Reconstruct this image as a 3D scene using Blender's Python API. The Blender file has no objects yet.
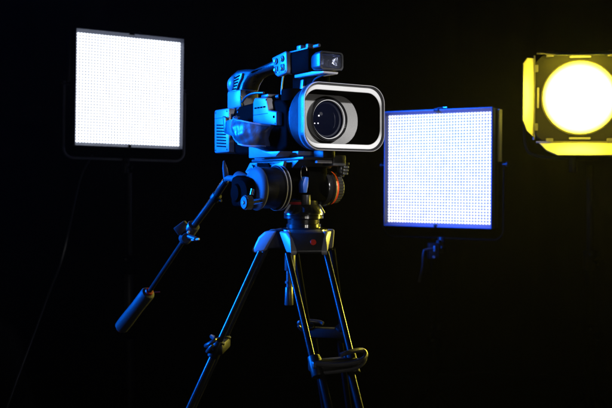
import bpy, bmesh, math
from mathutils import Vector, Matrix, Euler

# ---------------------------------------------------------------- camera, world, lamps, exposure
scene = bpy.context.scene
col = scene.collection
HAZE = .0012
CZ = 1.15                                    # lens height of the photographer's camera above the floor
cam_data = bpy.data.cameras.new('camera'); cam = bpy.data.objects.new('camera', cam_data); col.objects.link(cam)
cam.location = (0, 0, CZ); cam.rotation_euler = (math.radians(90), 0, 0)
cam_data.sensor_width = 36; cam_data.lens = 900 / 612 * 36
cam_data.shift_y = -14 / 612
cam_data.clip_start = 0.05; cam_data.clip_end = 100
cam_data.dof.use_dof = True; cam_data.dof.focus_distance = 1.2; cam_data.dof.aperture_fstop = 16
scene.camera = cam
world = bpy.data.worlds.new('World'); scene.world = world; world.use_nodes = True
world.node_tree.nodes['Background'].inputs[0].default_value = (0.0010, 0.0012, 0.0022, 1)
world.node_tree.nodes['Background'].inputs[1].default_value = 1.0
scene.view_settings.view_transform = 'Standard'; scene.view_settings.look = 'None'
scene.view_settings.exposure = 0.0; scene.view_settings.gamma = 1.0
scene.cycles.max_bounces = 6; scene.cycles.volume_bounces = 0

def lamp(name, kind, loc, target, energy, colour, size=0.3, size_y=None, spot=60, blend=.5, spread=None):
    d = bpy.data.lights.new(name, kind); d.energy = energy; d.color = colour
    if kind == 'AREA':
        d.size = size
        if size_y: d.shape = 'RECTANGLE'; d.size_y = size_y
        else: d.shape = 'DISK'
        if spread: d.spread = math.radians(spread)
    if kind == 'SPOT':
        d.spot_size = math.radians(spot); d.spot_blend = blend; d.shadow_soft_size = size
    o = bpy.data.objects.new(name, d); col.objects.link(o)
    o.location = loc
    o.rotation_euler = (Vector(target) - Vector(loc)).to_track_quat('-Z', 'Y').to_euler()
    return o
FOC = (0.0, 1.27, CZ + 0.05)
lamp('blue_key', 'AREA', (-1.55, 1.45, CZ + 0.42), (-.02, 1.27, CZ + 0.125), 18.5, (0.002, 0.15, 1.0), .5, .8, spread=33)
lamp('blue_far', 'SPOT', (-1.7, 1.2, CZ + 0.9), (0.43, 2.77, CZ + .07), 3000, (0.002, 0.11, 1.0), .1, spot=10.5)
HOODC = (0.054, 1.18, CZ + 0.104)
lamp('white_key', 'SPOT', (0.50, 0.32, CZ + 0.36), HOODC, 54, (1.0, 0.985, 0.97), .022, spot=9.6, blend=.3)
lamp('white_fill', 'AREA', (0.75, 0.25, CZ + 0.55), (0.02, 1.25, CZ - .05), .09, (1.0, 0.97, 0.92), .25)
lamp('white_front', 'AREA', (0.26, 0.20, CZ - 0.10), FOC, .45, (1.0, 0.93, 0.85), .05)
lamp('white_side', 'AREA', (0.47, 0.26, CZ - 0.09), FOC, .75, (1.0, 0.95, 0.9), .05)
FRES = Vector((0.79, 2.60, CZ + 0.266))
lamp('yellow_beam', 'SPOT', FRES + Vector((-.06, -.22, 0)), (0.02, 1.25, CZ - .05), 45, (1.0, 0.84, 0.05), .07, spot=30)
lamp('yellow_side', 'AREA', (1.25, 2.25, CZ + 0.15), (0.03, 1.25, CZ - 0.05), 3.2, (1.0, 0.84, 0.10), .22, spread=45)
lamp('yellow_crown_helper', 'SPOT', (1.30, 1.62, CZ - 0.02), (0.03, 1.22, CZ - 0.075), 60, (1.0, 0.82, 0.08), .02, spot=9, blend=.5)  # added narrow spot, only to yellow the crown's right facet

# ---------------------------------------------------------------- materials
def mat(name, base, rough=.5, metal=0, spec=.5, coat=0, noise=.0, nscale=60, bump=0, bscale=400, emis=None, estr=0):
    m = bpy.data.materials.new(name); m.use_nodes = True
    nt = m.node_tree; N = nt.nodes; L = nt.links; b = N['Principled BSDF']
    b.inputs['Base Color'].default_value = (*base, 1); b.inputs['Roughness'].default_value = rough
    b.inputs['Metallic'].default_value = metal; b.inputs['Specular IOR Level'].default_value = spec
    b.inputs['Coat Weight'].default_value = coat
    if emis: b.inputs['Emission Color'].default_value = (*emis, 1); b.inputs['Emission Strength'].default_value = estr
    tc = N.new('ShaderNodeTexCoord')
    n = N.new('ShaderNodeTexNoise'); n.inputs['Scale'].default_value = nscale; n.inputs['Detail'].default_value = 4
    L.new(tc.outputs['Object'], n.inputs['Vector'])
    r = N.new('ShaderNodeMapRange'); r.inputs['To Min'].default_value = max(.02, rough - .08); r.inputs['To Max'].default_value = min(1, rough + .12)
    L.new(n.outputs['Fac'], r.inputs['Value']); L.new(r.outputs['Result'], b.inputs['Roughness'])
    if noise:
        mx = N.new('ShaderNodeMix'); mx.data_type = 'RGBA'
        mx.inputs[6].default_value = (*[c * (1 - noise) for c in base], 1); mx.inputs[7].default_value = (*[min(1, c * (1 + noise)) for c in base], 1)
        L.new(n.outputs['Fac'], mx.inputs[0]); L.new(mx.outputs[2], b.inputs['Base Color'])
    if bump:
        n2 = N.new('ShaderNodeTexNoise'); n2.inputs['Scale'].default_value = bscale; L.new(tc.outputs['Object'], n2.inputs['Vector'])
        bp = N.new('ShaderNodeBump'); bp.inputs['Strength'].default_value = bump; bp.inputs['Distance'].default_value = .0006
        L.new(n2.outputs['Fac'], bp.inputs['Height']); L.new(bp.outputs['Normal'], b.inputs['Normal'])
    return m
BLACK = mat('black_plastic', (.006, .006, .0065), .42, spec=.25, bump=.25)
MATTE = mat('matte_black', (.0007, .0007, .0007), .7, spec=.01, bump=.2)
GREY = mat('graphite_plastic', (.19, .19, .20), .36, noise=.22, nscale=45, bump=.25, bscale=900)
DGREY = mat('dark_graphite', (.034, .034, .037), .33, noise=.3, nscale=50, bump=.25, bscale=900)
SHEEN = mat('polished_black', (.015, .015, .017), .16, spec=.6)
SILVER = mat('satin_silver', (.55, .55, .56), .3, metal=.35, noise=.06)
LIP = mat('pale_hood_lip', (.74, .74, .75), .38, noise=.05)
STEEL = mat('steel', (.5, .5, .5), .22, metal=1)
TUBE = mat('dimmed_leg_tube', (.007, .007, .008), .2, spec=.07)  # darker, duller copy for two legs, standing for less blue light on them
ALU = mat('black_anodised_tube', (.02, .02, .022), .2, metal=0, spec=.25)
RUBBER = mat('rubber', (.035, .035, .036), .6, spec=.3, bump=.5, bscale=500)
LEATHER = mat('leather', (.055, .055, .06), .40, noise=.5, nscale=28, bump=.8, bscale=160)
RED = mat('red_enamel', (.95, .045, .02), .5)
REDD = mat('dull_red_label', (.25, .012, .015), .4)
AMBER = mat('yellow_ring', (.8, .55, .08), .35)
PCHROME = mat('painted_bracket', (.38, .37, .38), .4, noise=.08)
BEZEL = mat('panel_bezel', (.10, .115, .17), .4)
CASE = mat('panel_housing', (.02, .02, .022), .5, bump=.2)
LEVERLIT = mat('blue_lit_lever', (.01, .10, .55), .4)  # blue lamp light put into the lever's base colour
SHOULDER = mat('light_grey_casting', (.26, .26, .27), .36, noise=.2)
HANDLE = mat('handle_plastic', (.022, .022, .024), .28, noise=.2, bump=.3, bscale=700)
SATIN = mat('satin_dark_cap', (.09, .09, .095), .6, spec=.15)
SLEEVE = mat('ribbed_sleeve_rubber', (.12, .12, .13), .45, bump=.4, bscale=600)
BARN = mat('barn_door_paint', (.42, .40, .36), .45, noise=.1, nscale=20)
REDDOT = RED

def ring_plate():
    m = mat('ringed_baffle', (.30, .30, .30), .42)
    nt = m.node_tree; N = nt.nodes; L = nt.links
    tc = N.new('ShaderNodeTexCoord'); w = N.new('ShaderNodeTexWave'); w.wave_type = 'RINGS'; w.rings_direction = 'X'
    w.inputs['Scale'].default_value = 170; w.inputs['Distortion'].default_value = 0
    L.new(tc.outputs['Object'], w.inputs['Vector'])
    bp = N.new('ShaderNodeBump'); bp.inputs['Strength'].default_value = .55; bp.inputs['Distance'].default_value = .0006
    L.new(w.outputs['Fac'], bp.inputs['Height']); L.new(bp.outputs['Normal'], N['Principled BSDF'].inputs['Normal'])
    n = N.new('ShaderNodeTexNoise'); n.inputs['Scale'].default_value = 900; n.inputs['Detail'].default_value = 6
    L.new(tc.outputs['Object'], n.inputs['Vector'])
    r = N.new('ShaderNodeMapRange'); r.inputs['To Min'].default_value = .17; r.inputs['To Max'].default_value = .34
    L.new(n.outputs['Fac'], r.inputs['Value']); L.new(r.outputs['Result'], N['Principled BSDF'].inputs['Base Color'])
    return m
BAFFLE = ring_plate()

def glass_dark(name, tint):
    m = bpy.data.materials.new(name); m.use_nodes = True; b = m.node_tree.nodes['Principled BSDF']
    b.inputs['Base Color'].default_value = (*tint, 1); b.inputs['Roughness'].default_value = .03
    b.inputs['Specular IOR Level'].default_value = .7; b.inputs['Coat Weight'].default_value = 1; b.inputs['Coat Roughness'].default_value = .02
    b.inputs['Coat Tint'].default_value = (.75, .8, 1, 1)
    return m
LENSG = glass_dark('coated_lens_glass', (.004, .005, .012))

def led_board(name, nx, ny, w, h, peak, tint):
    """dot grid of diodes drawn in the board's own object coordinates (metres)"""
    m = bpy.data.materials.new(name); m.use_nodes = True; nt = m.node_tree; N = nt.nodes; L = nt.links; b = N['Principled BSDF']
    b.inputs['Base Color'].default_value = (.035, .035, .04, 1); b.inputs['Roughness'].default_value = .5
    tc = N.new('ShaderNodeTexCoord'); sp = N.new('ShaderNodeSeparateXYZ'); L.new(tc.outputs['Object'], sp.inputs[0])
    def op(o, a, bb=None, c=None):
        n = N.new('ShaderNodeMath'); n.operation = o
        for i, v in enumerate((a, bb, c)):
            if v is None: continue
            if isinstance(v, (int, float)): n.inputs[i].default_value = v
            else: L.new(v, n.inputs[i])
        return n.outputs[0]
    u = op('SUBTRACT', op('FRACT', op('MULTIPLY_ADD', sp.outputs['X'], nx / w, nx / 2)), .5)
    v = op('SUBTRACT', op('FRACT', op('MULTIPLY_ADD', sp.outputs['Z'], ny / h, ny / 2)), .5)
    d = op('SQRT', op('ADD', op('MULTIPLY', u, u), op('MULTIPLY', v, v)))
    mr = N.new('ShaderNodeMapRange'); mr.interpolation_type = 'SMOOTHSTEP'
    mr.inputs['From Min'].default_value = .26; mr.inputs['From Max'].default_value = .56
    mr.inputs['To Min'].default_value = 1; mr.inputs['To Max'].default_value = 0
    L.new(d, mr.inputs['Value'])
    # each diode differs a little in output
    vn = N.new('ShaderNodeTexWhiteNoise'); vn.noise_dimensions = '2D'; cmb = N.new('ShaderNodeCombineXYZ')
    L.new(op('FLOOR', op('MULTIPLY_ADD', sp.outputs['X'], nx / w, nx / 2)), cmb.inputs[0])
    L.new(op('FLOOR', op('MULTIPLY_ADD', sp.outputs['Z'], ny / h, ny / 2)), cmb.inputs[1])
    L.new(cmb.outputs[0], vn.inputs['Vector'])
    var = op('MULTIPLY_ADD', vn.outputs['Value'], .4, .8)
    L.new(op('ADD', op('MULTIPLY', op('MULTIPLY', mr.outputs['Result'], var), peak), peak * .10), b.inputs['Emission Strength'])
    b.inputs['Emission Color'].default_value = (*tint, 1)
    return m

# ---------------------------------------------------------------- mesh helpers
def place(bm, geom_verts, M):
    bmesh.ops.transform(bm, matrix=M, verts=geom_verts)
def bev(bm, verts, w, seg=2):
    if w <= 0: return
    vs = set(verts)
    es = [e for e in bm.edges if e.verts[0] in vs and e.verts[1] in vs and len(e.link_faces) == 2 and e.calc_face_angle(0) > .5]
    bmesh.ops.bevel(bm, geom=es, offset=w, segments=seg, profile=.5, affect='EDGES', clamp_overlap=True)
def box(bm, x0, x1, y0, y1, z0, z1, bevel=.001, M=None):
    r = bmesh.ops.create_cube(bm, size=1)['verts']
    place(bm, r, Matrix.Translation(((x0+x1)/2, (y0+y1)/2, (z0+z1)/2)) @ Matrix.Diagonal((abs(x1-x0), abs(y1-y0), abs(z1-z0), 1)))
    if M is not None: place(bm, r, M)
    bev(bm, r, bevel)
def cyl(bm, p0, p1, r0, r1=None, n=40, bevel=0, caps=True):
    p0, p1 = Vector(p0), Vector(p1); d = p1 - p0
    r1 = r0 if r1 is None else r1
    q = d.to_track_quat('Z', 'Y').to_matrix().to_4x4()
    v = bmesh.ops.create_cone(bm, cap_ends=caps, segments=n, radius1=r0, radius2=r1, depth=d.length)['verts']
    place(bm, v, Matrix.Translation((p0 + p1) / 2) @ q)
    if bevel: bev(bm, v, bevel)
def lathe(bm, prof, origin=(0, 0, 0), axis='Z', n=64, caps=True):
    """prof = [(radius, height)...] turned about axis through origin"""
    o = Vector(origin); rings = []
    for r, h in prof:
        ring = []
        for i in range(n):
            a = 2 * math.pi * i / n; c, s = r * math.cos(a), r * math.sin(a)
            p = {'Z': (c, s, h), 'X': (h, c, s), 'Y': (s, h, c)}[axis]
            ring.append(bm.verts.new(o + Vector(p)))
        rings.append(ring)
    for a, b in zip(rings, rings[1:]):
        for i in range(n):
            j = (i + 1) % n; bm.faces.new((a[i], a[j], b[j], b[i]))
    if caps: bm.faces.new(rings[0][::-1]); bm.faces.new(rings[-1])
    else:
        for i in range(n):
            j = (i + 1) % n; bm.faces.new((rings[-1][i], rings[-1][j], rings[0][j], rings[0][i]))
def prism(bm, pts, y0, y1, bevel=.001, plane='XZ', M=None, seg=2):
    """closed outline extruded between two planes"""
    def mk(a, b, t): return {'XZ': (a, t, b), 'XY': (a, b, t), 'YZ': (t, a, b)}[plane]
    A = [bm.verts.new(mk(a, b, y0)) for a, b in pts]; B = [bm.verts.new(mk(a, b, y1)) for a, b in pts]
    n = len(pts); bm.faces.new(A); bm.faces.new(B[::-1])
    for i in range(n):
        j = (i + 1) % n; bm.faces.new((A[i], B[i], B[j], A[j]))
    if M is not None: place(bm, A + B, M)
    bmesh.ops.recalc_face_normals(bm, faces=list({f for v in A + B for f in v.link_faces}))
    bev(bm, A + B, bevel, seg)
def tube(bm, pts, r, n=12, closed=False, smooth=0):
    P = [Vector(p) for p in pts]
    for _ in range(smooth):
        Q = [P[0]]
        for a, b in zip(P, P[1:]): Q += [a.lerp(b, .25), a.lerp(b, .75)]
        Q.append(P[-1]); P = Q
    rings = []; up = None
    for i, p in enumerate(P):
        if closed: t = (P[(i+1) % len(P)] - P[i-1]).normalized()
        else: t = (P[min(i+1, len(P)-1)] - P[max(i-1, 0)]).normalized()
        if up is None:
            up = t.orthogonal().normalized()
        up = (up - t * up.dot(t)).normalized(); s = t.cross(up)
        rr = r[i] if isinstance(r, (list, tuple)) else r
        rings.append([bm.verts.new(p + (up * math.cos(2*math.pi*k/n) + s * math.sin(2*math.pi*k/n)) * rr) for k in range(n)])
    m = len(rings)
    for i in range(m if closed else m - 1):
        a, b = rings[i], rings[(i+1) % m]
        for k in range(n):
            j = (k + 1) % n; bm.faces.new((a[k], a[j], b[j], b[k]))
    if not closed: bm.faces.new(rings[0][::-1]); bm.faces.new(rings[-1])
def rrect(hw, hh, r, n=12):
    pts = []; r = min(r, hw - 1e-5, hh - 1e-5)
    for cx, cy, a0 in ((hw-r, hh-r, 0), (-hw+r, hh-r, 90), (-hw+r, -hh+r, 180), (hw-r, -hh+r, 270)):
        for i in range(n + 1):
            a = math.radians(a0 + 90 * i / n); pts.append((cx + r * math.cos(a), cy + r * math.sin(a)))
    return pts
def loft(bm, secs, closed_ring=False, cap0=False, cap1=False, cy=0, cz=0):
    """secs = [(x, [(y,z)...])...]"""
    R = [[bm.verts.new((x, y + cy, z + cz)) for y, z in pts] for x, pts in secs]
    n = len(R[0]); m = len(R)
    for i in range(m if closed_ring else m - 1):
        a, b = R[i], R[(i + 1) % m]
        for k in range(n):
            j = (k + 1) % n; bm.faces.new((a[k], a[j], b[j], b[k]))
    if cap0: bm.faces.new(R[0][::-1])
    if cap1: bm.faces.new(R[-1])
def obj(name, fn, material, parent=None, sharp=35, matrix=None):
    bm = bmesh.new(); fn(bm)
    bmesh.ops.recalc_face_normals(bm, faces=bm.faces[:])
    me = bpy.data.meshes.new(name); bm.to_mesh(me); bm.free()
    for p in me.polygons: p.use_smooth = True
    me.set_sharp_from_angle(angle=math.radians(sharp))
    me.materials.append(material)
    o = bpy.data.objects.new(name, me); col.objects.link(o)
    if parent is not None: o.parent = parent
    if matrix is not None: o.matrix_local = matrix
    return o
def root(name, loc, rot, label, cat, group=None):
    o = bpy.data.objects.new(name, None); col.objects.link(o); o.location = loc; o.rotation_euler = rot
    o.empty_display_size = .05; o['label'] = label; o['category'] = cat
    if group: o['group'] = group
    return o
def at(px, py, Y, ref=None):
    """photo pixel (612 wide) at depth Y -> world"""
    return Vector(((px - 306) / 900 * Y, Y, CZ + (190 - py) / 900 * Y))

# ---------------------------------------------------------------- setting
fl = obj('floor', lambda bm: box(bm, -8, 8, -3, 6.2, -.1, 0, 0), mat('dark_floor', (.012, .012, .013), .55, noise=.3, nscale=3)); fl['kind'] = 'structure'
def cloth(bm):
    n = 260; R = []
    for i in range(n + 1):
        x = -8 + 16 * i / n; y = 5.6 + .05 * math.sin(x * 7.3) + .03 * math.sin(x * 17.1 + 1) + .02 * math.sin(x * 31)
        R.append([bm.verts.new((x, y, z)) for z in (.003, 4.5)])
    for a, b in zip(R, R[1:]): bm.faces.new((a[0], b[0], b[1], a[1]))
bd = obj('backdrop', cloth, mat('black_backdrop_cloth', (.010, .010, .012), .9, spec=.05, noise=.2, nscale=4), sharp=80); bd['kind'] = 'structure'

# ---------------------------------------------------------------- camcorder
TH = math.radians(33)
cc = root('video_camera', (-.0417, 1.32, CZ + .095), (0, 0, TH - math.pi/2),
          'black professional video camera with wide rectangular lens hood mounted on the tripod', 'video camera')
def body(bm):
    prism(bm, [(-.066, -.040), (-.066, .022), (-.05, .030), (.02, .0335), (.075, .030), (.088, .018), (.088, -.036), (.07, -.043), (-.05, -.043)], -.038, .042, .005, seg=3)
    box(bm, -.112, -.062, -.030, .038, -.030, .026, .004)
    box(bm, -.10, -.065, .0, .04, .026, .034, .003)
B = obj('body', body, MATTE, cc)
def panel(bm):
    prism(bm, [(.0085, -.004), (.0085, .030), (.013, .0365), (.046, .034), (.052, .016), (.074, .0125), (.074, -.0065), (.046, -.0035), (.03, -.002)], -.0465, -.036, .0018, seg=3)
sp_ = obj('side_panel', panel, GREY, cc)
def seams(bm):
    for k in range(4): box(bm, .014 + k*.0082, .0195 + k*.0082, -.0475, -.0455, .0205, .0225, .0003)
    box(bm, .0655, .0690, -.0476, -.0455, .004, .0075, .0008)
    box(bm, .010, .050, -.0470, -.0455, .0116, .0121, 0)
obj('button', seams, MATTE, sp_)
def top_hump(bm):
    lathe(bm, [(.0, .028), (.017, .028), (.017, .042), (.0155, .044), (.008, .045), (0, .045)], (.075, -.020, 0), 'Z', 40)
    box(bm, .006, .040, -.035, .025, .030, .038, .003)
obj('control_dial', top_hump, MATTE, cc)
def tophood(bm):
    box(bm, .020, .040, -.040, -.012, .0355, .0405, .0015)
    cyl(bm, (.048, -.030, .036), (.056, -.030, .036), .003, n=20)
obj('hot_shoe', tophood, DGREY, cc)
def lowplate(bm):
    prism(bm, [(.006, -.0495), (.006, -.0325), (.03, -.036), (.055, -.0415), (.092, -.0425), (.080, -.0495)], -.052, -.030, .0012)
    box(bm, -.02, .10, -.028, .030, -.050, -.042, .001)
obj('base_plate', lowplate, GREY, cc)

# battery with grille
def batt(bm):
    box(bm, -.113, -.0645, -.0465, .020, -.0385, .0285, .0035)
bt = obj('battery', batt, GREY, cc)
def slots(bm):
    for k in range(8):
        z = .0035 - k * .0046
        M = Matrix.Translation((-.088, -.0466, z)) @ Matrix.Rotation(math.radians(4), 4, 'Y')
        box(bm, -.0155, .0155, -.0006, .0006, -.0009, .0009, .0004, M)
obj('vent_grille', slots, MATTE, bt)
obj('eyepiece', lambda bm: box(bm, -.090, -.048, -.036, -.004, .0285, .0555, .003), GREY, cc)
def eyeb(bm):
    box(bm, -.062, -.046, -.036, -.030, .012, .030, .002)
    cyl(bm, (-.048, -.033, .018), (-.046, -.036, .045), .0012, n=10)
    cyl(bm, (-.052, -.037, .0215), (-.052, -.0385, .0215), .0016, n=14)
obj('latch', eyeb, SILVER if False else BLACK, cc)
def arcline(bm):
    tube(bm, [(-.045, -.034, .036), (-.03, -.036, .043), (-.008, -.036, .046), (.018, -.034, .044)], .0018, 10, smooth=2)
obj('cable', arcline, DGREY, cc)

for x, z in ((-.107, .0235), (-.070, .0235), (-.107, -.0340), (-.070, -.0340)):
    obj('screw', lambda bm, x=x, z=z: (lathe(bm, [(0, -.0472), (.0011, -.0472), (.0014, -.0468), (.0014, -.0455), (0, -.0455)], (x, 0, z), 'Y', 14)), BLACK, bt)
obj('seam', lambda bm: box(bm, -.1105, -.0670, -.0467, -.0460, .0145, .0151, 0), MATTE, bt)
for x, z in ((.0125, .0010), (.0455, .0310), (.0705, -.0035)):
    obj('screw', lambda bm, x=x, z=z: lathe(bm, [(0, -.0470), (.0009, -.0470), (.0012, -.0466), (.0012, -.0455), (0, -.0455)], (x, 0, z), 'Y', 14), BLACK, sp_)
# hand strap, bulging sideways with stitched edge
def strap_pt(u, v):
    x = -.028 + .085 * u
    zt = .0125 - .019 * u ; zb = (-.006 - .026 * u) if u < .72 else (-.0247 - .0 * (u-.72))
    zb = -.010 - .024 * math.sin(min(1, u * 1.15) * math.pi / 2)
    z = zt + (zb - zt) * v
    y = -.047 - .026 * math.sin(math.pi * min(1, u * .95 + .04)) ** .7 - .005 * math.sin(math.pi * v)
    x += .012 * (v - .5) * (-1 if u > .5 else .4) * u
    y += -.0 + .0006 * math.sin(23*u + 5*v) * math.sin(3.1*v) + .0003 * math.sin(47*u - 9*v + 1) + .0004 * math.sin(15*v + 14*u)
    return Vector((x, y, z))
def strap(bm):
    nu, nv = 60, 24; F = []; Bk = []
    for i in range(nu + 1):
        F.append([bm.verts.new(strap_pt(i/nu, j/nv)) for j in range(nv + 1)])
        Bk.append([bm.verts.new(strap_pt(i/nu, j/nv) + Vector((0, .006, 0))) for j in range(nv + 1)])
    for i in range(nu):
        for j in range(nv):
            bm.faces.new((F[i][j], F[i+1][j], F[i+1][j+1], F[i][j+1])); bm.faces.new((Bk[i][j], Bk[i][j+1], Bk[i+1][j+1], Bk[i+1][j]))
    for i in range(nu):
        for j in (0, nv): bm.faces.new((F[i][j], Bk[i][j], Bk[i+1][j], F[i+1][j]))
    for j in range(nv):
        for i in (0, nu): bm.faces.new((F[i][j], F[i][j+1], Bk[i][j+1], Bk[i][j]))
st = obj('hand_strap', strap, LEATHER, cc, sharp=60)
def piping(bm):
    for v in (0, 1): tube(bm, [strap_pt(i/24, v) + Vector((0, -.0005, 0)) for i in range(25)], .0013, 8)
    tube(bm, [strap_pt(0, j/10) + Vector((0, -.0005, 0)) for j in range(11)], .0013, 8)
obj('piping', piping, GREY, st)
def web(bm):
    prism(bm, [(-.066, .008), (-.066, -.010), (-.030, -.018), (-.030, .010)], -.0535, -.0515, .0006)
    prism(bm, [(-.070, .016), (-.066, -.006), (-.060, -.008), (-.060, .013)], -.0545, -.0485, .001)
obj('strap_webbing', web, LEATHER, st)
obj('strap_ring', lambda bm: tube(bm, [(-.030 + a*.0045, -.055, -.004 + b*.016) for a, b in rrect(1, 1, .6, 6)], .0011, 8, closed=True), STEEL, st)

# barrel, sleeve, hood
def barrel(bm):
    lathe(bm, [(.0, .05), (.036, .05), (.037, .085), (.0385, .09), (.0385, .104), (.040, .106), (.040, .119), (0, .119)], axis='X', n=72)
obj('lens_barrel', barrel, MATTE, cc)
def sleeve(bm):
    secs = []; n = 26
    for i in range(n + 1):
        t = i / n; x = .121 + .041 * t
        e = t ** .75
        hw = .0560 + .0082 * e; hh = .0405 + .0032 * e; r = .038 * (1 - e) + .023 * e
        g = -.0013 if i % 2 else 0
        if t > .82: g = 0
        secs.append((x, rrect(hw + g, hh + g, r)))
    loft(bm, [(.114, rrect(.044, .038, .037)), (.1195, rrect(.0545, .0395, .0375))] + secs, cap0=True)
sl = obj('lens_sleeve', sleeve, SLEEVE, cc, sharp=28)
def hood(bm):
    loft(bm, [(.1625, rrect(.0645, .0440, .024)), (.168, rrect(.0647, .0442, .024)), (.1705, rrect(.0642, .0437, .024)), (.1715, rrect(.0634, .0429, .0235)),
              (.1705, rrect(.0626, .0421, .023)), (.1675, rrect(.0618, .0413, .0225)), (.160, rrect(.0618, .0413, .0225))])
hd = obj('lens_hood', hood, DGREY, cc)
def lip(bm):
    loft(bm, [(.1660, rrect(.0617, .0411, .0225)), (.1690, rrect(.0614, .0405, .022)), (.1664, rrect(.0610, .0350, .021)), (.1655, rrect(.0609, .0347, .021)), (.1655, rrect(.0617, .0411, .0225))], closed_ring=True)
obj('rim_trim', lambda bm: loft(bm, [(.1700, rrect(.0648, .0443, .0242)), (.1719, rrect(.0643, .0438, .0238)), (.1719, rrect(.0637, .0432, .0234)), (.1700, rrect(.0636, .0431, .0233))], closed_ring=True), PCHROME, hd)
obj('hood_lip', lip, LIP, hd, sharp=25)
def inner(bm):
    loft(bm, [(.1660, rrect(.0608, .0346, .021)), (.1225, rrect(.0548, .0336, .0325))], cap1=False)
obj('hood_lining', inner, MATTE, hd, sharp=60)
def plate(bm):
    loft(bm, [(.1215, rrect(.0547, .0340, .0330)), (.1235, rrect(.0547, .0340, .0330))], cap0=True, cap1=True)
obj('baffle_plate', plate, BAFFLE, hd)
def lring(bm):
    lathe(bm, [(.0275, .122), (.0280, .1335), (.0274, .135), (.0268, .135), (.0265, .133), (.0257, .133), (.0254, .1343), (.0248, .1343), (.0246, .122)], axis='X', n=96, caps=False)
lr = obj('lens_ring', lring, SHEEN, cc, sharp=25)
obj('trim_ring', lambda bm: lathe(bm, [(.0246, .1300), (.0246, .1330), (.0240, .1330), (.0237, .1312), (.0237, .1300)], axis='X', n=96, caps=False), LIP, lr)
def glass(bm):
    R = .042; a = .0240; prof = []
    base = math.sqrt(R*R - a*a)
    for i in range(14):
        rr_ = a * (1 - i / 13) + 1e-5; prof.append((rr_, .1276 + math.sqrt(R*R - rr_*rr_) - base))
    lathe(bm, [(.0001, .1236), (a, .1236)] + prof, axis='X', n=96)
fe = obj('front_element', glass, LENSG, cc, sharp=80)

lr.scale = (1, 1.07, 1.07); fe.scale = (1, 1.07, 1.07)

# carry handle
HY = -.008
def handle(bm):
    o = [(.040, .094), (.010, .0895), (-.035, .0845), (-.062, .0880), (-.085, .0890), (-.104, .0835), (-.115, .0750), (-.118, .0640), (-.112, .0530), (-.100, .0440),
         (-.070, .0430), (-.068, .052), (-.060, .0640), (-.048, .0725), (-.032, .0760), (.000, .0775), (.040, .0790)]
    prism(bm, o, HY - .015, HY + .015, .006, seg=4)
hn = obj('carry_handle', handle, HANDLE, cc, sharp=45)
def bulb(bm):
    r = bmesh.ops.create_uvsphere(bm, u_segments=32, v_segments=20, radius=1)['verts']
    place(bm, r, Matrix.Translation((-.094, HY - .014, .068)) @ Matrix.Diagonal((.0125, .009, .0125, 1)))
obj('rear_button', bulb, GREY, hn)
def grille(bm):
    path = [(-.060, .0815), (-.0625, .074), (-.072, .066), (-.078, .057), (-.081, .0470)]
    pts = path + [(-.101, .0470), (-.098, .060), (-.088, .0725), (-.078, .0815)]
    prism(bm, pts, HY - .0185, HY - .0145, .0008)
gr = obj('side_grille', grille, GREY, hn)
def gslots(bm):
    for k in range(7):
        t = k / 6; x = -.0895 + .015 * t ** 1.3; z = .0505 + .0265 * t
        M = Matrix.Translation((x, HY - .0187, z)) @ Matrix.Rotation(math.radians(6 - 16*t), 4, 'Y')
        box(bm, -.0085, .0085, -.0006, .0006, -.0011, .0011, .0004, M)
obj('grille_slot', gslots, MATTE, gr)
def cplate(bm):
    prism(bm, [(.036, .092), (.045, .067), (.052, .0635), (.075, .0665), (.0775, .070), (.076, .0945), (.072, .0970)], -.0315, -.0235, .0018, seg=3)
    box(bm, .038, .078, -.026, .012, .070, .092, .003)
cpn = obj('audio_panel', cplate, GREY, cc)
for k, x in enumerate((.0485, .0655)):
    def sock(bm, x=x):
        z = .0855 + .0015 * (x > .05); 
        lathe(bm, [(0, -.0330), (.0040, -.0330), (.0045, -.0322), (.0045, -.0300), (0, -.0300)], (x, 0, z), 'Y', 24)
        box(bm, x - .0045, x + .0045, -.0328, -.031, z - .0165, z - .0072, .001)
    obj('knob', sock, BLACK, cpn)
    def scr(bm, x=x):
        for dz in (.0, -.0125): lathe(bm, [(0, -.0345), (.0020, -.0345), (.0024, -.0325), (0, -.0325)], (x - .0008, 0, .086 + dz), 'Y', 16)
        lathe(bm, [(0, -.0327), (.0011, -.0327), (.0011, -.031), (0, -.031)], (x + .0062, 0, .0695), 'Y', 14)
    obj('switch', scr, GREY if k else SILVER, cpn)
def mic(bm):
    box(bm, .072, .122, -.026, .012, .0640, .0960, .005)
obj('front_block', mic, MATTE, cc)
def toppcs(bm):
    box(bm, .088, .0985, -.023, -.006, .0960, .1025, .001); box(bm, .106, .112, -.020, -.010, .0960, .1030, .001)
    box(bm, .066, .116, -.0235, -.0215, .0950, .0970, .0005)
    cyl(bm, (.122, -.016, .098), (.134, -.016, .098), .0022, n=14)
obj('accessory_shoe', toppcs, GREY, cc)
LC = (-.0095, .0755)
def lamp_body(bm):
    loft(bm, [(.108, rrect(.0085, .0065, .004)), (.118, rrect(.0095, .0075, .004)), (.128, rrect(.0150, .0105, .005)), (.1395, rrect(.0186, .0118, .005)), (.152, rrect(.0192, .0122, .005)), (.1535, rrect(.0187, .0117, .0047)),
              (.1535, rrect(.0168, .0098, .004)), (.150, rrect(.0162, .0092, .0035))], cap0=True, cap1=False, cy=LC[0], cz=LC[1])
vl = obj('camera_light', lamp_body, DGREY, cc)
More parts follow.
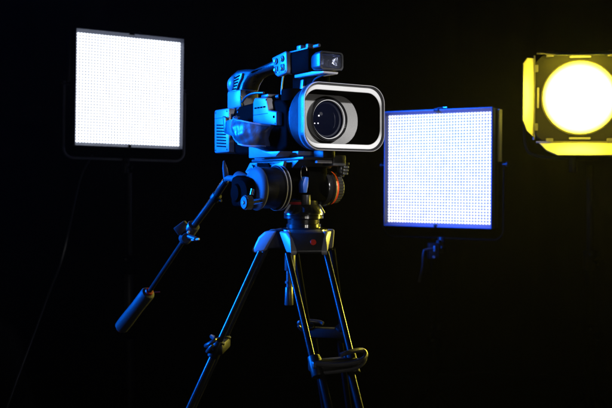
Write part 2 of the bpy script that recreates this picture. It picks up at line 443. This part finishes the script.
def refl_mat():
    m = mat('faceted_reflector', (.26, .29, .42), .16, metal=.9)
    N = m.node_tree.nodes; L = m.node_tree.links; n = N.new('ShaderNodeTexNoise'); n.inputs['Scale'].default_value = 160; n.inputs['Detail'].default_value = 1
    tc = N.new('ShaderNodeTexCoord'); L.new(tc.outputs['Object'], n.inputs['Vector']); bp = N.new('ShaderNodeBump'); bp.inputs['Strength'].default_value = 1; bp.inputs['Distance'].default_value = .0012
    L.new(n.outputs['Fac'], bp.inputs['Height']); L.new(bp.outputs['Normal'], N['Principled BSDF'].inputs['Normal'])
    return m
def refl(bm):
    loft(bm, [(.1512, rrect(.0160, .0090, .0035)), (.1475, rrect(.0130, .0070, .003)), (.1450, rrect(.004, .002, .001))], cap1=True, cy=LC[0], cz=LC[1])
obj('reflector', refl, refl_mat(), vl)
def ubrack(bm):
    prism(bm, [(.078, .0600), (.078, .0665), (.110, .0655), (.150, .0615), (.148, .0590)], -.020, .004, .0008)
obj('light_bracket', ubrack, PCHROME, cc)
obj('curved_strut', lambda bm: tube(bm, [(.108, -.012, .040), (.112, -.012, .052), (.122, -.012, .0565), (.148, -.012, .0595)], .0013, 8, smooth=2), DGREY, cc)
def post(bm):
    box(bm, .058, .118, -.012, .014, .030, .066, .004)
obj('handle_post', post, MATTE, cc)
def pstrip(bm):
    prism(bm, [(.082, .032), (.090, .032), (.0935, .0565), (.0865, .0565)], -.0155, -.0115, .0008)
ps = obj('post_clip', pstrip, GREY, cc)
obj('release_button', lambda bm: box(bm, .0845, .0875, -.0164, -.015, .035, .041, .0006), MATTE, ps)
obj('wire', lambda bm: tube(bm, [(.0395, -.012, .078), (.0345, -.012, .066), (.031, -.012, .052), (.030, -.012, .038)], .0011, 8, smooth=2), SILVER, cc)
def ribs(bm):
    for k in range(4):
        tube(bm, [(.092 + .005*k, -.036, .016 + .002*k), (.100 + .005*k, -.030, .026 + .002*k), (.108+.004*k, -.018, .034+.002*k)], .0011, 8, smooth=1)
obj('focus_ring', ribs, DGREY, cc)
def mfoot(bm):
    box(bm, .110, .134, -.010, .010, -.052, -.041, .002)
obj('barrel_foot', mfoot, BLACK, cc)

# ---------------------------------------------------------------- tripod with fluid head
TX, TY = -.0035, 1.262
ROT = TH - math.pi/2
tp = root('tripod', (TX, TY, 0), (0, 0, ROT), 'black tripod with fluid head and long pan handle under the video camera', 'tripod')
def Z(z): return CZ + z
HM = Matrix.Translation((0, 0, CZ))
def hobj(name, fn, m, parent=tp, **k):
    """heights inside fn are measured from the photographer's lens height"""
    def f(bm):
        fn(bm); bmesh.ops.translate(bm, vec=(0, 0, CZ), verts=bm.verts[:])
    return obj(name, f, m, parent, **k)
def toplate(bm):
    box(bm, -.088, .052, -.034, .036, .0405, .0447, .001)
    prism(bm, [(-.075, .0415), (-.060, .0300), (.018, .0300), (.036, .0415)], -.030, .034, .001)
qr = hobj('top_plate', toplate, DGREY)
def brack(bm):
    prism(bm, [(-.082, .0395), (-.0960, .0265), (-.090, .0235), (-.062, .0225), (-.060, .0380), (-.024, .0380), (-.016, .0270), (-.012, .008), (-.005, .004), (.002, .015), (.0125, .0395)], -.0400, -.0345, .0009)
hobj('side_bracket', brack, GREY, qr)
def lock(bm):
    prism(bm, [(-.058, .037), (-.058, .019), (-.050, .0165), (-.025, .017), (-.019, .028), (-.026, .0375)], -.0425, -.0345, .002)
lk = hobj('plate_lock', lock, MATTE, qr)
hobj('latch', lambda bm: box(bm, -.056, -.042, -.0445, -.0415, .0185, .0200, .0004), GREY, lk)
hobj('latch', lambda bm: tube(bm, [(-.072, -.0415, .036), (-.068, -.0425, .033), (-.068, -.0425, .029), (-.072, -.0415, .027)], .0014, 8, smooth=1), DGREY, lk)
def frontblk(bm):
    box(bm, .030, .056, .0120, .0330, .0330, .0475, .001)
hobj('safety_catch', frontblk, DGREY, qr)
hobj('plate_edge', lambda bm: box(bm, .050, .0560, -.014, .0105, .0362, .0402, .0008), PCHROME, qr)
def ribknob(bm):
    for k in range(4): box(bm, .034, .046, .038 - .0008*k, .0465 - .0008*k, .0345 - k*.0045, .0380 - k*.0045, .0008)
    box(bm, .030, .040, .036, .042, .018, .040, .001)
hobj('release_lever', ribknob, DGREY, qr)
AX = (0, 0, .003)
def ldrum(bm):
    lathe(bm, [(0, -.074), (.026, -.074), (.0280, -.070), (.0285, -.046), (0, -.046)], AX, 'Y', 72)
hobj('tilt_drum', ldrum, BLACK)
def lflange(bm):
    lathe(bm, [(.0, -.0475), (.0295, -.0475), (.0310, -.0462), (.0310, -.0440), (.0285, -.0430), (.0285, -.0415), (.0300, -.0405), (.0300, -.0385), (.0255, -.0372), (.0, -.0372)], AX, 'Y', 96)
hobj('drum_flange', lflange, SHEEN)
for yy in (-.0452, -.0395):
    hobj('flange_highlight', lambda bm, yy=yy: lathe(bm, [(.0302, yy - .0006), (.0314, yy - .0006), (.0314, yy + .0006), (.0302, yy + .0006)], AX, 'Y', 96, caps=False), PCHROME)  # pale rings added to stand for highlight lines on the flange rims
def capdisc(bm):
    lathe(bm, [(0, -.0805), (.024, -.0800), (.0285, -.0775), (.0300, -.0745), (.0290, -.0725), (0, -.0725)], (-.002, 0, .002), 'Y', 72)
hobj('end_cap', capdisc, SATIN)
def rosette(bm):
    lathe(bm, [(0, -.095), (.0175, -.094), (.020, -.091), (.0215, -.082), (0, -.080)], (-.012, 0, -.004), 'Y', 48)
    box(bm, -.044, -.010, -.094, -.076, -.024, .020, .008)
    lathe(bm, [(0, -.0985), (.011, -.098), (.013, -.094), (0, -.094)], (-.022, 0, -.004), 'Y', 32)
hobj('pan_bar_rosette', rosette, MATTE)
def gear(bm, c, r, y0, y1, teeth=26, depth=.0012):
    pts = []
    for i in range(teeth * 4):
        a = 2*math.pi*i/(teeth*4); rr_ = r if (i % 4) < 2 else r - depth
        pts.append((c[0] + rr_*math.cos(a), c[2] + rr_*math.sin(a)))
    prism(bm, pts, y0, y1, 0)
def tknob(bm):
    c = (.0165, 0, -.0165); gear(bm, c, .0098, -.1030, -.0945, 22)
    c = (.0165, .0095, -.0165)
    lathe(bm, [(0, -.1145), (.0082, -.1145), (.0092, -.1128), (0, -.1128)], c, 'Y', 32)
tk = hobj('tilt_lock_knob', tknob, DGREY)
hobj('knob_cap', lambda bm: lathe(bm, [(0, -.1160), (.0024, -.1160), (.0030, -.1144), (0, -.1144)], (.0165, .0095, -.0165), 'Y', 20), GREY, tk)
hobj('knob_stem', lambda bm: (cyl(bm, (.0165, -.0945, -.0165), (.0165, -.078, -.014), .004, n=16), cyl(bm, (.0185, -.094, -.0065), (.0185, -.092, .001), .0028, n=14)), STEEL, tk)
def centre(bm):
    box(bm, -.022, .022, -.0055, .0260, -.015, .034, .003)
    box(bm, -.020, -.004, -.0380, -.003, -.012, .030, .002)
hobj('tilt_block', centre, MATTE)
hobj('spirit_level', lambda bm: (cyl(bm, (.020, -.0085, -.0205), (.020, -.0085, -.0065), .0062, n=24, bevel=.0008)), DGREY)
hobj('tilt_lever', lambda bm: prism(bm, [(-.0155, -.004), (-.0165, .008), (-.0125, .0185), (-.0065, .0175), (-.0075, .006), (-.0095, -.004)], .012, .024, .0012, plane='YZ'), LEVERLIT)
hobj('bubble_ring', lambda bm: tube(bm, [(.024, -.0148 + .0052*math.cos(a), .0230 + .011*math.sin(a)) for a in [math.radians(20 + 16*i) for i in range(15)]], .0007, 8), STEEL)
AXR = (0, -.008, .003)
def rdrum(bm):
    lathe(bm, [(0, .0335), (.0262, .0335), (.0270, .0350), (.0270, .0385), (.0245, .0395), (.0245, .0425), (.0262, .0435), (.0262, .0465), (.0240, .0485), (0, .0485)], AXR, 'Y', 96)
hobj('drag_drum', rdrum, SHEEN)
hobj('drag_scale', lambda bm: lathe(bm, [(0, .0486), (.0232, .0486), (.0238, .0500), (.0232, .0520), (0, .0520)], AXR, 'Y', 72), AMBER)
hobj('drag_marker', lambda bm: lathe(bm, [(.0238, .0498), (.0241, .0502), (.0238, .0522), (.0215, .0524), (.0215, .0498)], AXR, 'Y', 72, caps=False), RED)
def dknob(bm):
    gear(bm, (0, 0, .003), .0220, .0444, .0545, 30, .0016)
    lathe(bm, [(0, .0624), (.0195, .0624), (.0185, .0655), (.012, .0665), (0, .0665)], AXR, 'Y', 48)
hobj('drag_knob', dknob, RUBBER)
def neck(bm):
    lathe(bm, [(.0, -.0140), (.0200, -.0140), (.0205, -.0200), (.0210, -.0215), (.0262, -.0300), (.0275, -.0335), (.0275, -.0350), (.0, -.0350)], axis='Z', n=96)
hobj('pan_base', neck, SHEEN)
hobj('base_label', lambda bm: [prism(bm, [(.0212*math.cos(a), .0212*math.sin(a)) for a in [math.radians(-115 + 5*i) for i in range(19)]] + [(.0195*math.cos(a), .0195*math.sin(a)) for a in [math.radians(-25 - 5*i) for i in range(19)]], -.0203, -.0166, .0002, plane='XY')], REDD)
for sg in (-1, 1): hobj('base_tab', lambda bm, s=sg: prism(bm, [(s*.0190, -.0200), (s*.0215, -.0200), (s*.0285, -.0315), (s*.0262, -.0325)], .018, .0215, .0006, plane='YZ', M=Matrix.Rotation(math.radians(-28), 4, 'Z')), PCHROME)
def collar(bm):
    lathe(bm, [(0, -.0352), (.0262, -.0352), (.0275, -.0362), (.0275, -.0395), (.0240, -.0405), (.0225, -.0415), (.0222, -.0470), (.0240, -.0478), (.0240, -.0520), (.030, -.0535), (.0345, -.0550), (.0350, -.0620), (0, -.0620)], axis='Z', n=96)
hobj('bowl_collar', collar, SHEEN)

# legs: built in world directions, so undo the head's yaw
def legM(a):      # local frame: +x outward along the leg, +y tangential
    return Matrix.Rotation(-ROT, 4, 'Z') @ Matrix.Rotation(math.radians(a - 90), 4, 'Z')
FOFF = (-.0175, .004)
Rinv0 = Matrix.Rotation(-ROT, 4, 'Z')
def leg(a, SL, off=(0, 0), TM=TUBE, ca=None, coff=(0, 0)):
    M = Rinv0 @ Matrix.Translation((*off, 0)) @ Matrix.Rotation(math.radians(a - 90), 4, 'Z')
    def X(fn):
        def f(bm):
            fn(bm); bmesh.ops.transform(bm, matrix=M, verts=bm.verts[:])
        return f
    MC = M if ca is None else Rinv0 @ Matrix.Translation((*coff, 0)) @ Matrix.Rotation(math.radians(ca - 90), 4, 'Z')
    def XC(fn):
        def f(bm):
            fn(bm); bmesh.ops.transform(bm, matrix=MC, verts=bm.verts[:])
        return f
    def rz(z): return .056 + (-.083 - z) * SL
    def cast(bm):
        prism(bm, [(.012, -.0545), (.036, -.0545), (.052, -.0580), (.0605, -.0670), (.0685, -.0820), (.0655, -.0850), (.046, -.0810), (.012, -.0800)], -.0235, .0235, .003, seg=4)
    lg = hobj('leg', XC(cast), DGREY)
    for s in (-1, 1):
        def sh(bm, s=s):
            prism(bm, [(.034, -.0560), (.0500, -.0565), (.0600, -.0650), (.0690, -.0820), (.0665, -.0875), (.050, -.0840)], s*.0290 - .0075, s*.0290 + .0075, .0035, seg=3)
            for v in bm.verts:
                if s * v.co.y > .0285: v.co.y -= s * (.38 if ca is None else .52) * max(0, v.co.x - .036)
        hobj('hinge_shoulder', XC(sh), SHOULDER, lg)
    for s in (-1, 1):
        hobj('upper_tube', X(lambda bm, s=s: cyl(bm, (rz(-.0850), s*.0280, -.0850), (rz(-0.2200), s*.0270, -0.2200), .0042, n=24)), TM, lg)
        hobj('lower_tube', X(lambda bm, s=s: cyl(bm, (rz(-0.2110), s*.0205, -0.2110), (rz(-CZ+.02), s*.0205, -CZ+.02), .0050, n=24)), TM, lg)
        hobj('tube_collar', X(lambda bm, s=s: cyl(bm, (rz(-0.2090), s*.0250, -0.2090), (rz(-0.2320), s*.0250, -0.2320), .0080, n=24, bevel=.001)), BLACK, lg)
    def clampb(bm):
        r0 = rz(-0.2190)
        box(bm, r0 - .010, r0 + .009, -.032, .032, -0.2275, -0.2125, .003)
    cb = hobj('leg_clamp', X(clampb), BLACK, lg)
    def loop(bm):
        r0 = rz(-0.2150) + .010
        P = [(r0, -.028, -0.2160), (r0 + .005, -.010, -0.2180), (r0 + .007, .014, -0.2180), (r0 + .006, .034, -0.2150), (r0 - .002, .044, -0.2100), (r0 - .010, .043, -0.2050), (r0 - .004, .030, -0.2035), (r0+.002, .012, -0.2050), (r0, .006, -0.2075)]
        tube(bm, P, .0030, 10, smooth=2)
        tube(bm, [(r0 + .001, -.018, -0.2275), (r0 + .006, .0, -0.2260), (r0 + .006, .024, -0.2250), (r0, .040, -0.2190), (r0-.006, .044, -0.2115)], .0026, 10, smooth=2)
    hobj('clamp_lever', X(loop), DGREY, cb)
    hobj('foot', X(lambda bm: (cyl(bm, (rz(-CZ+.03), -.026, -CZ+.015), (rz(-CZ+.03), .026, -CZ+.015), .015, n=24, bevel=.002))), RUBBER, lg)
    return lg
legs = [leg(23, .64, FOFF, ca=9, coff=(-.003, .003)), leg(-95, .46, TM=ALU), leg(165, .55)]
def dot(bm):
    M = Rinv0 @ Matrix.Translation((-.003, .003, 0)) @ Matrix.Rotation(math.radians(9 - 90), 4, 'Z')
    lathe(bm, [(0, 0), (.0042, 0), (.0042, .0010), (.0036, .0016), (0, .0018)], n=32)
    bmesh.ops.transform(bm, matrix=M @ Matrix.Translation((.0618, .0065, -.0702)) @ Matrix.Rotation(math.radians(64), 4, 'Y'), verts=bm.verts[:])
hobj('emblem', dot, RED, legs[0])
def cplace(px, Y, name, fn, m, parent=tp): pass
Rinv = Matrix.Rotation(-ROT, 4, 'Z') @ Matrix.Translation((-TX, -TY, -CZ))
def wobj(name, fn, m, parent=tp, **k):
    """fn writes world coordinates"""
    def f(bm):
        fn(bm); bmesh.ops.transform(bm, matrix=Matrix.Translation((0, 0, CZ)) @ Rinv, verts=bm.verts[:])
    return obj(name, f, m, parent, **k)
def bowlh(bm):
    c = at(290, 250, 1.25); x, y = c.x, c.y
    cyl(bm, (x, y, Z(-.075)), (x, y, Z(-.112)), .0075, n=24, bevel=.001)
    cyl(bm, (x - .001, y, Z(-.112)), (x - .001, y, Z(-.135)), .0042, n=20)
    cyl(bm, (x - .0015, y, Z(-.1345)), (x - .0015, y, Z(-.160)), .0052, .0062, n=24, bevel=.001)
    cyl(bm, (x - .001, y, Z(-.1265)), (x - .001, y, Z(-.1295)), .0060, n=20)
wobj('bowl_clamp_handle', bowlh, DGREY)

# pan handle reaching back and down to the left
A0 = at(224, 176, 1.290); A1 = at(215, 198, 1.315); A2 = at(190, 231, 1.36); A3 = at(149, 292, 1.45); A4 = at(121, 328, 1.51)
def pmount(bm):
    tube(bm, [at(223.8, 161, 1.272), at(224.8, 168, 1.277), at(226, 176, 1.283), at(226.3, 182, 1.288)], [.0012, .0035, .0042, .0030], 14)
    cyl(bm, at(226, 178, 1.285), at(238, 179, 1.262), .0045, n=18)
    cyl(bm, at(238, 178, 1.262), at(252, 184, 1.238), .010, n=24)
pb = wobj('pan_bar', lambda bm: (tube(bm, [at(226, 181, 1.289), at(221, 188, 1.298), A1, at(190, 231, 1.36)], .0052, 20, smooth=1), tube(bm, [at(194, 225, 1.352), A3], .0037, 18)), ALU)
wobj('bar_mount', pmount, SATIN, pb)
wobj('bar_collar', lambda bm: (cyl(bm, A1.lerp(A2, -.10), A1.lerp(A2, .04), .0072, n=24, bevel=.001), tube(bm, [A1, A1 + Vector((.010, -.008, -.004))], .002, 8)), BLACK, pb)
def bclamp(bm):
    cyl(bm, at(194, 225, 1.352), at(184, 240, 1.375), .0095, n=24, bevel=.0015)
    c = at(182, 228, 1.36); M = Matrix.Translation(c) @ Matrix.Rotation(math.radians(-36), 4, 'Y')
    box(bm, -.010, .010, -.008, .008, -.007, .007, .0015, M)
    cyl(bm, at(188, 236, 1.35), at(196, 239, 1.33), .0035, n=14)
    lathe(bm, [(0, -.006), (.007, -.006), (.008, 0), (.007, .006), (0, .006)], at(187, 238, 1.352), 'Y', 24)
bcl = wobj('telescopic_clamp', bclamp, DGREY, pb)
wobj('clamp_screw', lambda bm: (cyl(bm, at(192, 240, 1.335), at(199, 239, 1.325), .0016, n=10), cyl(bm, at(188, 233, 1.340), at(189, 231.5, 1.338), .0018, n=10)), PCHROME, bcl)
d34 = (A4 - A3)
wobj('grip', lambda bm: tube(bm, [A3, A3 + d34*.02, A3 + d34*.05, A3 + d34*.4, A3 + d34*.8, A3 + d34*.97, A4], [.006, .0105, .0118, .0112, .0122, .0118, .008], 28), RUBBER, pb)
wobj('grip_end_ring', lambda bm: cyl(bm, A4 - d34*.012, A4 + d34*.02, .0085, n=24, bevel=.001), RED, pb)
wobj('grip_collar_ring', lambda bm: (cyl(bm, A3 - d34*.03, A3 + d34*.02, .0068, n=24, bevel=.0008), tube(bm, [at(154, 292.5, 1.43), at(160, 292, 1.43)], .0010, 8)), REDD, pb)

# ---------------------------------------------------------------- LED panels
def led_panel(centre, yaw, roll, pitch, w, h, nx, ny, peak, tint, label, bezel):
    r = root('led_panel', centre, (math.radians(pitch), math.radians(roll), math.radians(yaw)), label, 'led light', 'square led panels behind the video camera')
    bz = .0115; bx = .0075
    def case(bm):
        box(bm, -w/2 + .001, w/2 - .001, .012, .046, -h/2 + .001, h/2 - .001, .002)
        box(bm, -w/2 + .03, w/2 - .03, .046, .075, -h/2 + .05, h/2 - .05, .004)
    obj('housing', case, CASE, r)
    def frame(bm):      # raised frame whose sloped inner faces catch the light
        o = rrect(w/2, h/2, .002, 2); i_ = rrect(w/2 - bx, h/2 - bz, .001, 2); o2 = rrect(w/2 - .0022, h/2 - .0022, .002, 2)
        R = [[bm.verts.new((x, y, z)) for x, z in pts] for y, pts in ((.012, o), (-.014, o), (-.0145, o2), (-.001, i_), (.012, i_))]
        n = len(R[0])
        for a, b in zip(R, R[1:] + [R[0]]):
            for k in range(n): bm.faces.new((a[k], a[(k+1) % n], b[(k+1) % n], b[k]))
    obj('frame', frame, bezel, r, sharp=20)
    bw, bh = w - 2*bx, h - 2*bz
    obj('diode_board', lambda bm: box(bm, -bw/2, bw/2, .0, .0115, -bh/2, bh/2, 0), led_board('lit_diodes', nx, ny, bw, bh, peak, tint), r)
    def clip(bm):
        box(bm, -.008, .008, -.019, -.010, h/2 - .007, h/2 + .003, .001); cyl(bm, (.002, -.012, h/2 + .004), (.022, -.012, h/2 + .004), .0025, n=12)
    obj('gel_clip', clip, BLACK, r)
    obj('gel_clip', lambda bm: box(bm, -.006, .002, -.018, -.010, -h/2 + .001, -h/2 + .010, .001), BLACK, r)
    obj('clip_pin', lambda bm: cyl(bm, (.022, -.012, h/2 + .005), (.034, -.012, h/2 + .005), .0022, n=12), STEEL, r)
    # U shaped yoke
    W = w/2 + .021; zb = -h/2 - .035
    def yoke(bm):
        P = [(-W, .03, .02), (-W, .03, zb + .03)]
        for k in range(1, 7):
            a = math.pi + math.pi/2 * k/6; P.append((-W + .03 + .03*math.cos(a), .03, zb + .03 + .03*math.sin(a)))
        for k in range(0, 7):
            a = -math.pi/2 + math.pi/2 * k/6; P.append((W - .03 + .03*math.cos(a), .03, zb + .03 + .03*math.sin(a)))
        P.append((W, .03, .02)); tube(bm, P, .0042, 12)
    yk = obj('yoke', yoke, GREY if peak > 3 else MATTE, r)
    for s in (-1, 1):
        obj('yoke_knob', lambda bm, s=s: (cyl(bm, (s*(w/2 + .004), .03, .012), (s*(W + .012), .03, .012), .0045, n=16), cyl(bm, (s*(W + .006), .03, .012), (s*(W + .014), .03, .012), .008, n=20, bevel=.002)), BLACK, yk)
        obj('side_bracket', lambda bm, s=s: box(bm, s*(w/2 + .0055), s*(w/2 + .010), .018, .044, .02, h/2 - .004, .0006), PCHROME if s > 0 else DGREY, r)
    obj('spigot_socket', lambda bm: (cyl(bm, (0, .03, zb + .004), (0, .03, zb - .045), .012, n=24, bevel=.001), cyl(bm, (.012, .03, zb - .026), (.012, .0, zb - .026), .004, n=16), cyl(bm, (.0, .018, zb - .010), (.0, .0, zb - .010), .005, n=16)), BLACK, yk)
    return r
lpc = Vector((-.555, 2.832, CZ + .312)); rpc = Vector((.4065, 2.772, CZ + .0664))
lp = led_panel(lpc, 29.5, .8, 0, .352, .360, 36, 37, 3.4, (.80, .86, 1.0), 'blindingly bright square led panel behind the left of the video camera', BEZEL)
rp = led_panel(rpc, -32, .4, 0, .357, .362, 36, 37, 2.0, (.79, .81, 1.0), 'square led panel with blue edges and distinct diodes behind the lens hood', BEZEL)

def stand(px, Y, ztop, label, clampz=None):
    x = (px - 306) / 900 * Y
    r = root('light_stand', (x, Y, 0), (0, 0, math.radians(17)), label, 'light stand', 'black light stands in the dark background')
    def col_(bm):
        cyl(bm, (0, 0, .10), (0, 0, .72), .0165, n=24); cyl(bm, (0, 0, .70), (0, 0, ztop - .28), .0135, n=24); cyl(bm, (0, 0, ztop - .30), (0, 0, ztop), .0105, n=24)
    obj('column', col_, BLACK if px < 200 else MATTE, r)
    for z in (.71, ztop - .29):
        cl = obj('collar', lambda bm, z=z: cyl(bm, (0, 0, z - .03), (0, 0, z + .03), .021, n=28, bevel=.002), MATTE, r)
        obj('knob', lambda bm, z=z: (cyl(bm, (0, -.015, z), (0, -.045, z), .004, n=14), cyl(bm, (0, -.040, z), (0, -.056, z), .013, n=20, bevel=.002)), MATTE, cl)
        obj('bolt', lambda bm, z=z: cyl(bm, (-.012, -.018, z + .018), (-.012, -.024, z + .018), .004, n=14), BLACK, cl)
    for k in range(3):
        a = 2*math.pi*k/3
        lg = obj('leg', lambda bm, a=a: cyl(bm, (.02*math.cos(a), .02*math.sin(a), .52), (.50*math.cos(a), .50*math.sin(a), .012), .010, n=18), MATTE, r)
        obj('brace', lambda bm, a=a: cyl(bm, (.02*math.cos(a), .02*math.sin(a), .14), (.27*math.cos(a), .27*math.sin(a), .255), .006, n=14), MATTE, lg)
    return r
stand(129, 2.85, lpc.z - .183 - .075, 'dark light stand holding up the brightest led panel at the left')
stand(433.5, 2.80, rpc.z - .183 - .075, 'dark light stand below the blue edged led panel')
stand(590, 2.75, FRES.z - .19, 'dark light stand below the round yellow spotlight')
# blue glints below the right panel: locking lever on its stand top
sl_ = root('grip_arm', at(433, 246, 2.78), (0, 0, 0), 'small black grip lever hanging at the top of the stand under the blue edged panel', 'grip arm')
def lever(bm):
    tube(bm, [(-.030, -.02, -.010), (-.034, -.02, -.030), (-.034, -.02, -.060), (-.046, -.02, -.110)], .0045, 10, smooth=2)
    tube(bm, [(.0, -.018, -.008), (-.018, -.02, -.008), (-.032, -.02, -.012)], .004, 10, smooth=1)
obj('lever', lever, DGREY, sl_)
obj('bolt', lambda bm: (cyl(bm, (.002, -.02, -.016), (.002, -.02, .002), .004, n=14, bevel=.001), cyl(bm, (-.001, -.018, -.032), (-.001, -.028, -.032), .004, n=14)), GREY, sl_)
obj('clamp_block', lambda bm: box(bm, -.016, .016, -.018, .018, -.040, .010, .003), BLACK, sl_)

# power cable hanging from the left panel
cb = obj('power_cable', lambda bm: tube(bm, [lpc + Vector((-.13, .06, -.20))] + [at(*p) for p in ((82, 172, 2.9), (76, 195, 2.9), (70, 225, 2.88), (62, 262, 2.85), (50, 290, 2.82), (40, 318, 2.78), (24, 360, 2.7), (10, 398, 2.6), (2, 425, 2.5))] + [Vector((-.86, 2.40, .35)), Vector((-.86, 2.35, .01)), Vector((-1.1, 2.3, .006))], .0035, 10, smooth=2), mat('cable_sheath', (.05, .05, .05), .4, noise=.2))
cb['label'] = 'thin dark cable hanging down from the left led panel'; cb['category'] = 'cable'

# ---------------------------------------------------------------- fresnel spotlight with barn doors
fr = root('spotlight', FRES, (math.radians(-1), math.radians(.5), math.radians(-9)), 'round yellow glowing spotlight with open barn doors at the right edge', 'spotlight')
def emis_lens():
    m = bpy.data.materials.new('glowing_fresnel'); m.use_nodes = True; N = m.node_tree.nodes; L = m.node_tree.links; b = N['Principled BSDF']
    b.inputs['Base Color'].default_value = (.5, .45, .2, 1); b.inputs['Roughness'].default_value = .2
    tc = N.new('ShaderNodeTexCoord'); ln = N.new('ShaderNodeVectorMath'); ln.operation = 'LENGTH'; mp = N.new('ShaderNodeMapping'); mp.inputs['Scale'].default_value = (1, 0, 1)
    L.new(tc.outputs['Object'], mp.inputs[0]); L.new(mp.outputs[0], ln.inputs[0])
    mr = N.new('ShaderNodeMapRange'); mr.interpolation_type = 'SMOOTHSTEP'
    mr.inputs['From Min'].default_value = .076; mr.inputs['From Max'].default_value = .104; mr.inputs['To Min'].default_value = 60; mr.inputs['To Max'].default_value = 5
    L.new(ln.outputs['Value'], mr.inputs['Value']); L.new(mr.outputs['Result'], b.inputs['Emission Strength'])
    b.inputs['Emission Color'].default_value = (1, .83, .042, 1)
    return m
def flens(bm):
    prof = [(0, -.0085)]
    prof += [(.1020, -.002), (.1020, .004), (0, .004)]
    R = []
    lathe(bm, [(.0001, -.0100), (.02, -.0097), (.04, -.0088), (.06, -.0072), (.08, -.0046), (.1020, -.001), (.1020, .006), (.0001, .006)], axis='Y', n=96)
obj('fresnel_lens', flens, emis_lens(), fr, sharp=60)
def fhouse(bm):
    S = .126
    # front plate with a round hole
    n = 96; H = []
    sq = []
    for i in range(n):
        a = 2*math.pi*i/n; c, s = math.cos(a), math.sin(a); k = S / max(abs(c), abs(s)); k = min(k, S*1.28)
        sq.append((k*c, k*s))
    for y, pts in ((-.006, [(.107*math.cos(2*math.pi*i/n), .107*math.sin(2*math.pi*i/n)) for i in range(n)]), (-.006, sq), (.02, sq), (.02, [(.107*math.cos(2*math.pi*i/n), .107*math.sin(2*math.pi*i/n)) for i in range(n)])):
        H.append([bm.verts.new((x, y, z)) for x, z in pts])
    for a, b in zip(H, H[1:] + [H[0]]):
        for k in range(n): bm.faces.new((a[k], a[(k+1) % n], b[(k+1) % n], b[k]))
    box(bm, -.100, .100, .0205, .24, -.105, .105, .012)
obj('housing', fhouse, mat('spot_housing', (.06, .058, .05), .5, bump=.2), fr, sharp=30)
obj('lens_ring', lambda bm: lathe(bm, [(.1024, -.004), (.1040, -.012), (.1075, -.012), (.1088, -.005), (.1070, .001), (.1024, .001)], axis='Y', n=96, caps=False), BARN, fr)
def door(kind):
    M = {'left': Matrix.Rotation(math.pi/2, 4, 'Y') @ Matrix.Identity(4), 'bottom': Matrix.Identity(4), 'right': Matrix.Rotation(-math.pi/2, 4, 'Y'), 'top': Matrix.Rotation(math.pi, 4, 'Y')}[kind]
    ang = {'left': 16, 'bottom': 17, 'right': 20, 'top': -12}[kind]
    def f(bm):
        # built as the bottom door: hinge line along x at z=-S, leaf runs towards -y (forward) and opens downward
        L_ = .15; t = .0015
        pts = [(-.114, 0), (.114, 0), (.102, -L_*.62), (.078, -L_), (-.078, -L_), (-.102, -L_*.62)]
        prism(bm, pts, -t, t, .0004, plane='XY')
        R = Matrix.Translation((0, -.012, -.131)) @ Matrix.Rotation(math.radians(ang), 4, 'X')
        bmesh.ops.transform(bm, matrix=M @ R, verts=bm.verts[:])
    d = obj('barn_door', f, BARN, fr)
    def g(bm):
        cyl(bm, (-.122, -.012, -.129), (.122, -.012, -.129), .0032, n=12)
        for x in (-.085, .085): box(bm, x - .010, x + .010, -.018, -.006, -.134, -.118, .001)
        bmesh.ops.transform(bm, matrix=M, verts=bm.verts[:])
    obj('hinge', g, PCHROME, d)
    def cl(bm):
        box(bm, -.030, .030, -.0135, -.0075, -.1205, -.1145, .0022)
        bmesh.ops.transform(bm, matrix=M, verts=bm.verts[:])
    obj('retaining_clip', cl, LIP, d)
for k in ('left', 'bottom', 'right', 'top'): door(k)
def fy(bm):
    P = [(-.145, .12, 0), (-.145, .12, -.13), (-.12, .12, -.165), (0, .12, -.17), (.12, .12, -.165), (.145, .12, -.13), (.145, .12, 0)]
    tube(bm, P, .006, 12, smooth=2)
    cyl(bm, (-.15, .12, 0), (-.098, .12, 0), .008, n=16); cyl(bm, (.15, .12, 0), (.098, .12, 0), .008, n=16); cyl(bm, (0, .12, -.165), (0, .12, -.21), .013, n=20)
obj('yoke', fy, MATTE, fr)

# ---------------------------------------------------------------- volume added round the whole set to stand for lens bloom
hz = obj('haze', lambda bm: box(bm, -9, 9, -4, 7, -1, 5, 0), MATTE); hz['kind'] = 'stuff'
hm = bpy.data.materials.new('bloom_haze'); hm.use_nodes = True; hm.node_tree.nodes.clear()
ho = hm.node_tree.nodes.new('ShaderNodeOutputMaterial'); hv = hm.node_tree.nodes.new('ShaderNodeVolumePrincipled')
hv.inputs['Color'].default_value = (.9, .9, .9, 1); hv.inputs['Density'].default_value = HAZE; hv.inputs['Anisotropy'].default_value = .72
hm.node_tree.links.new(hv.outputs[0], ho.inputs['Volume']); hz.data.materials[0] = hm
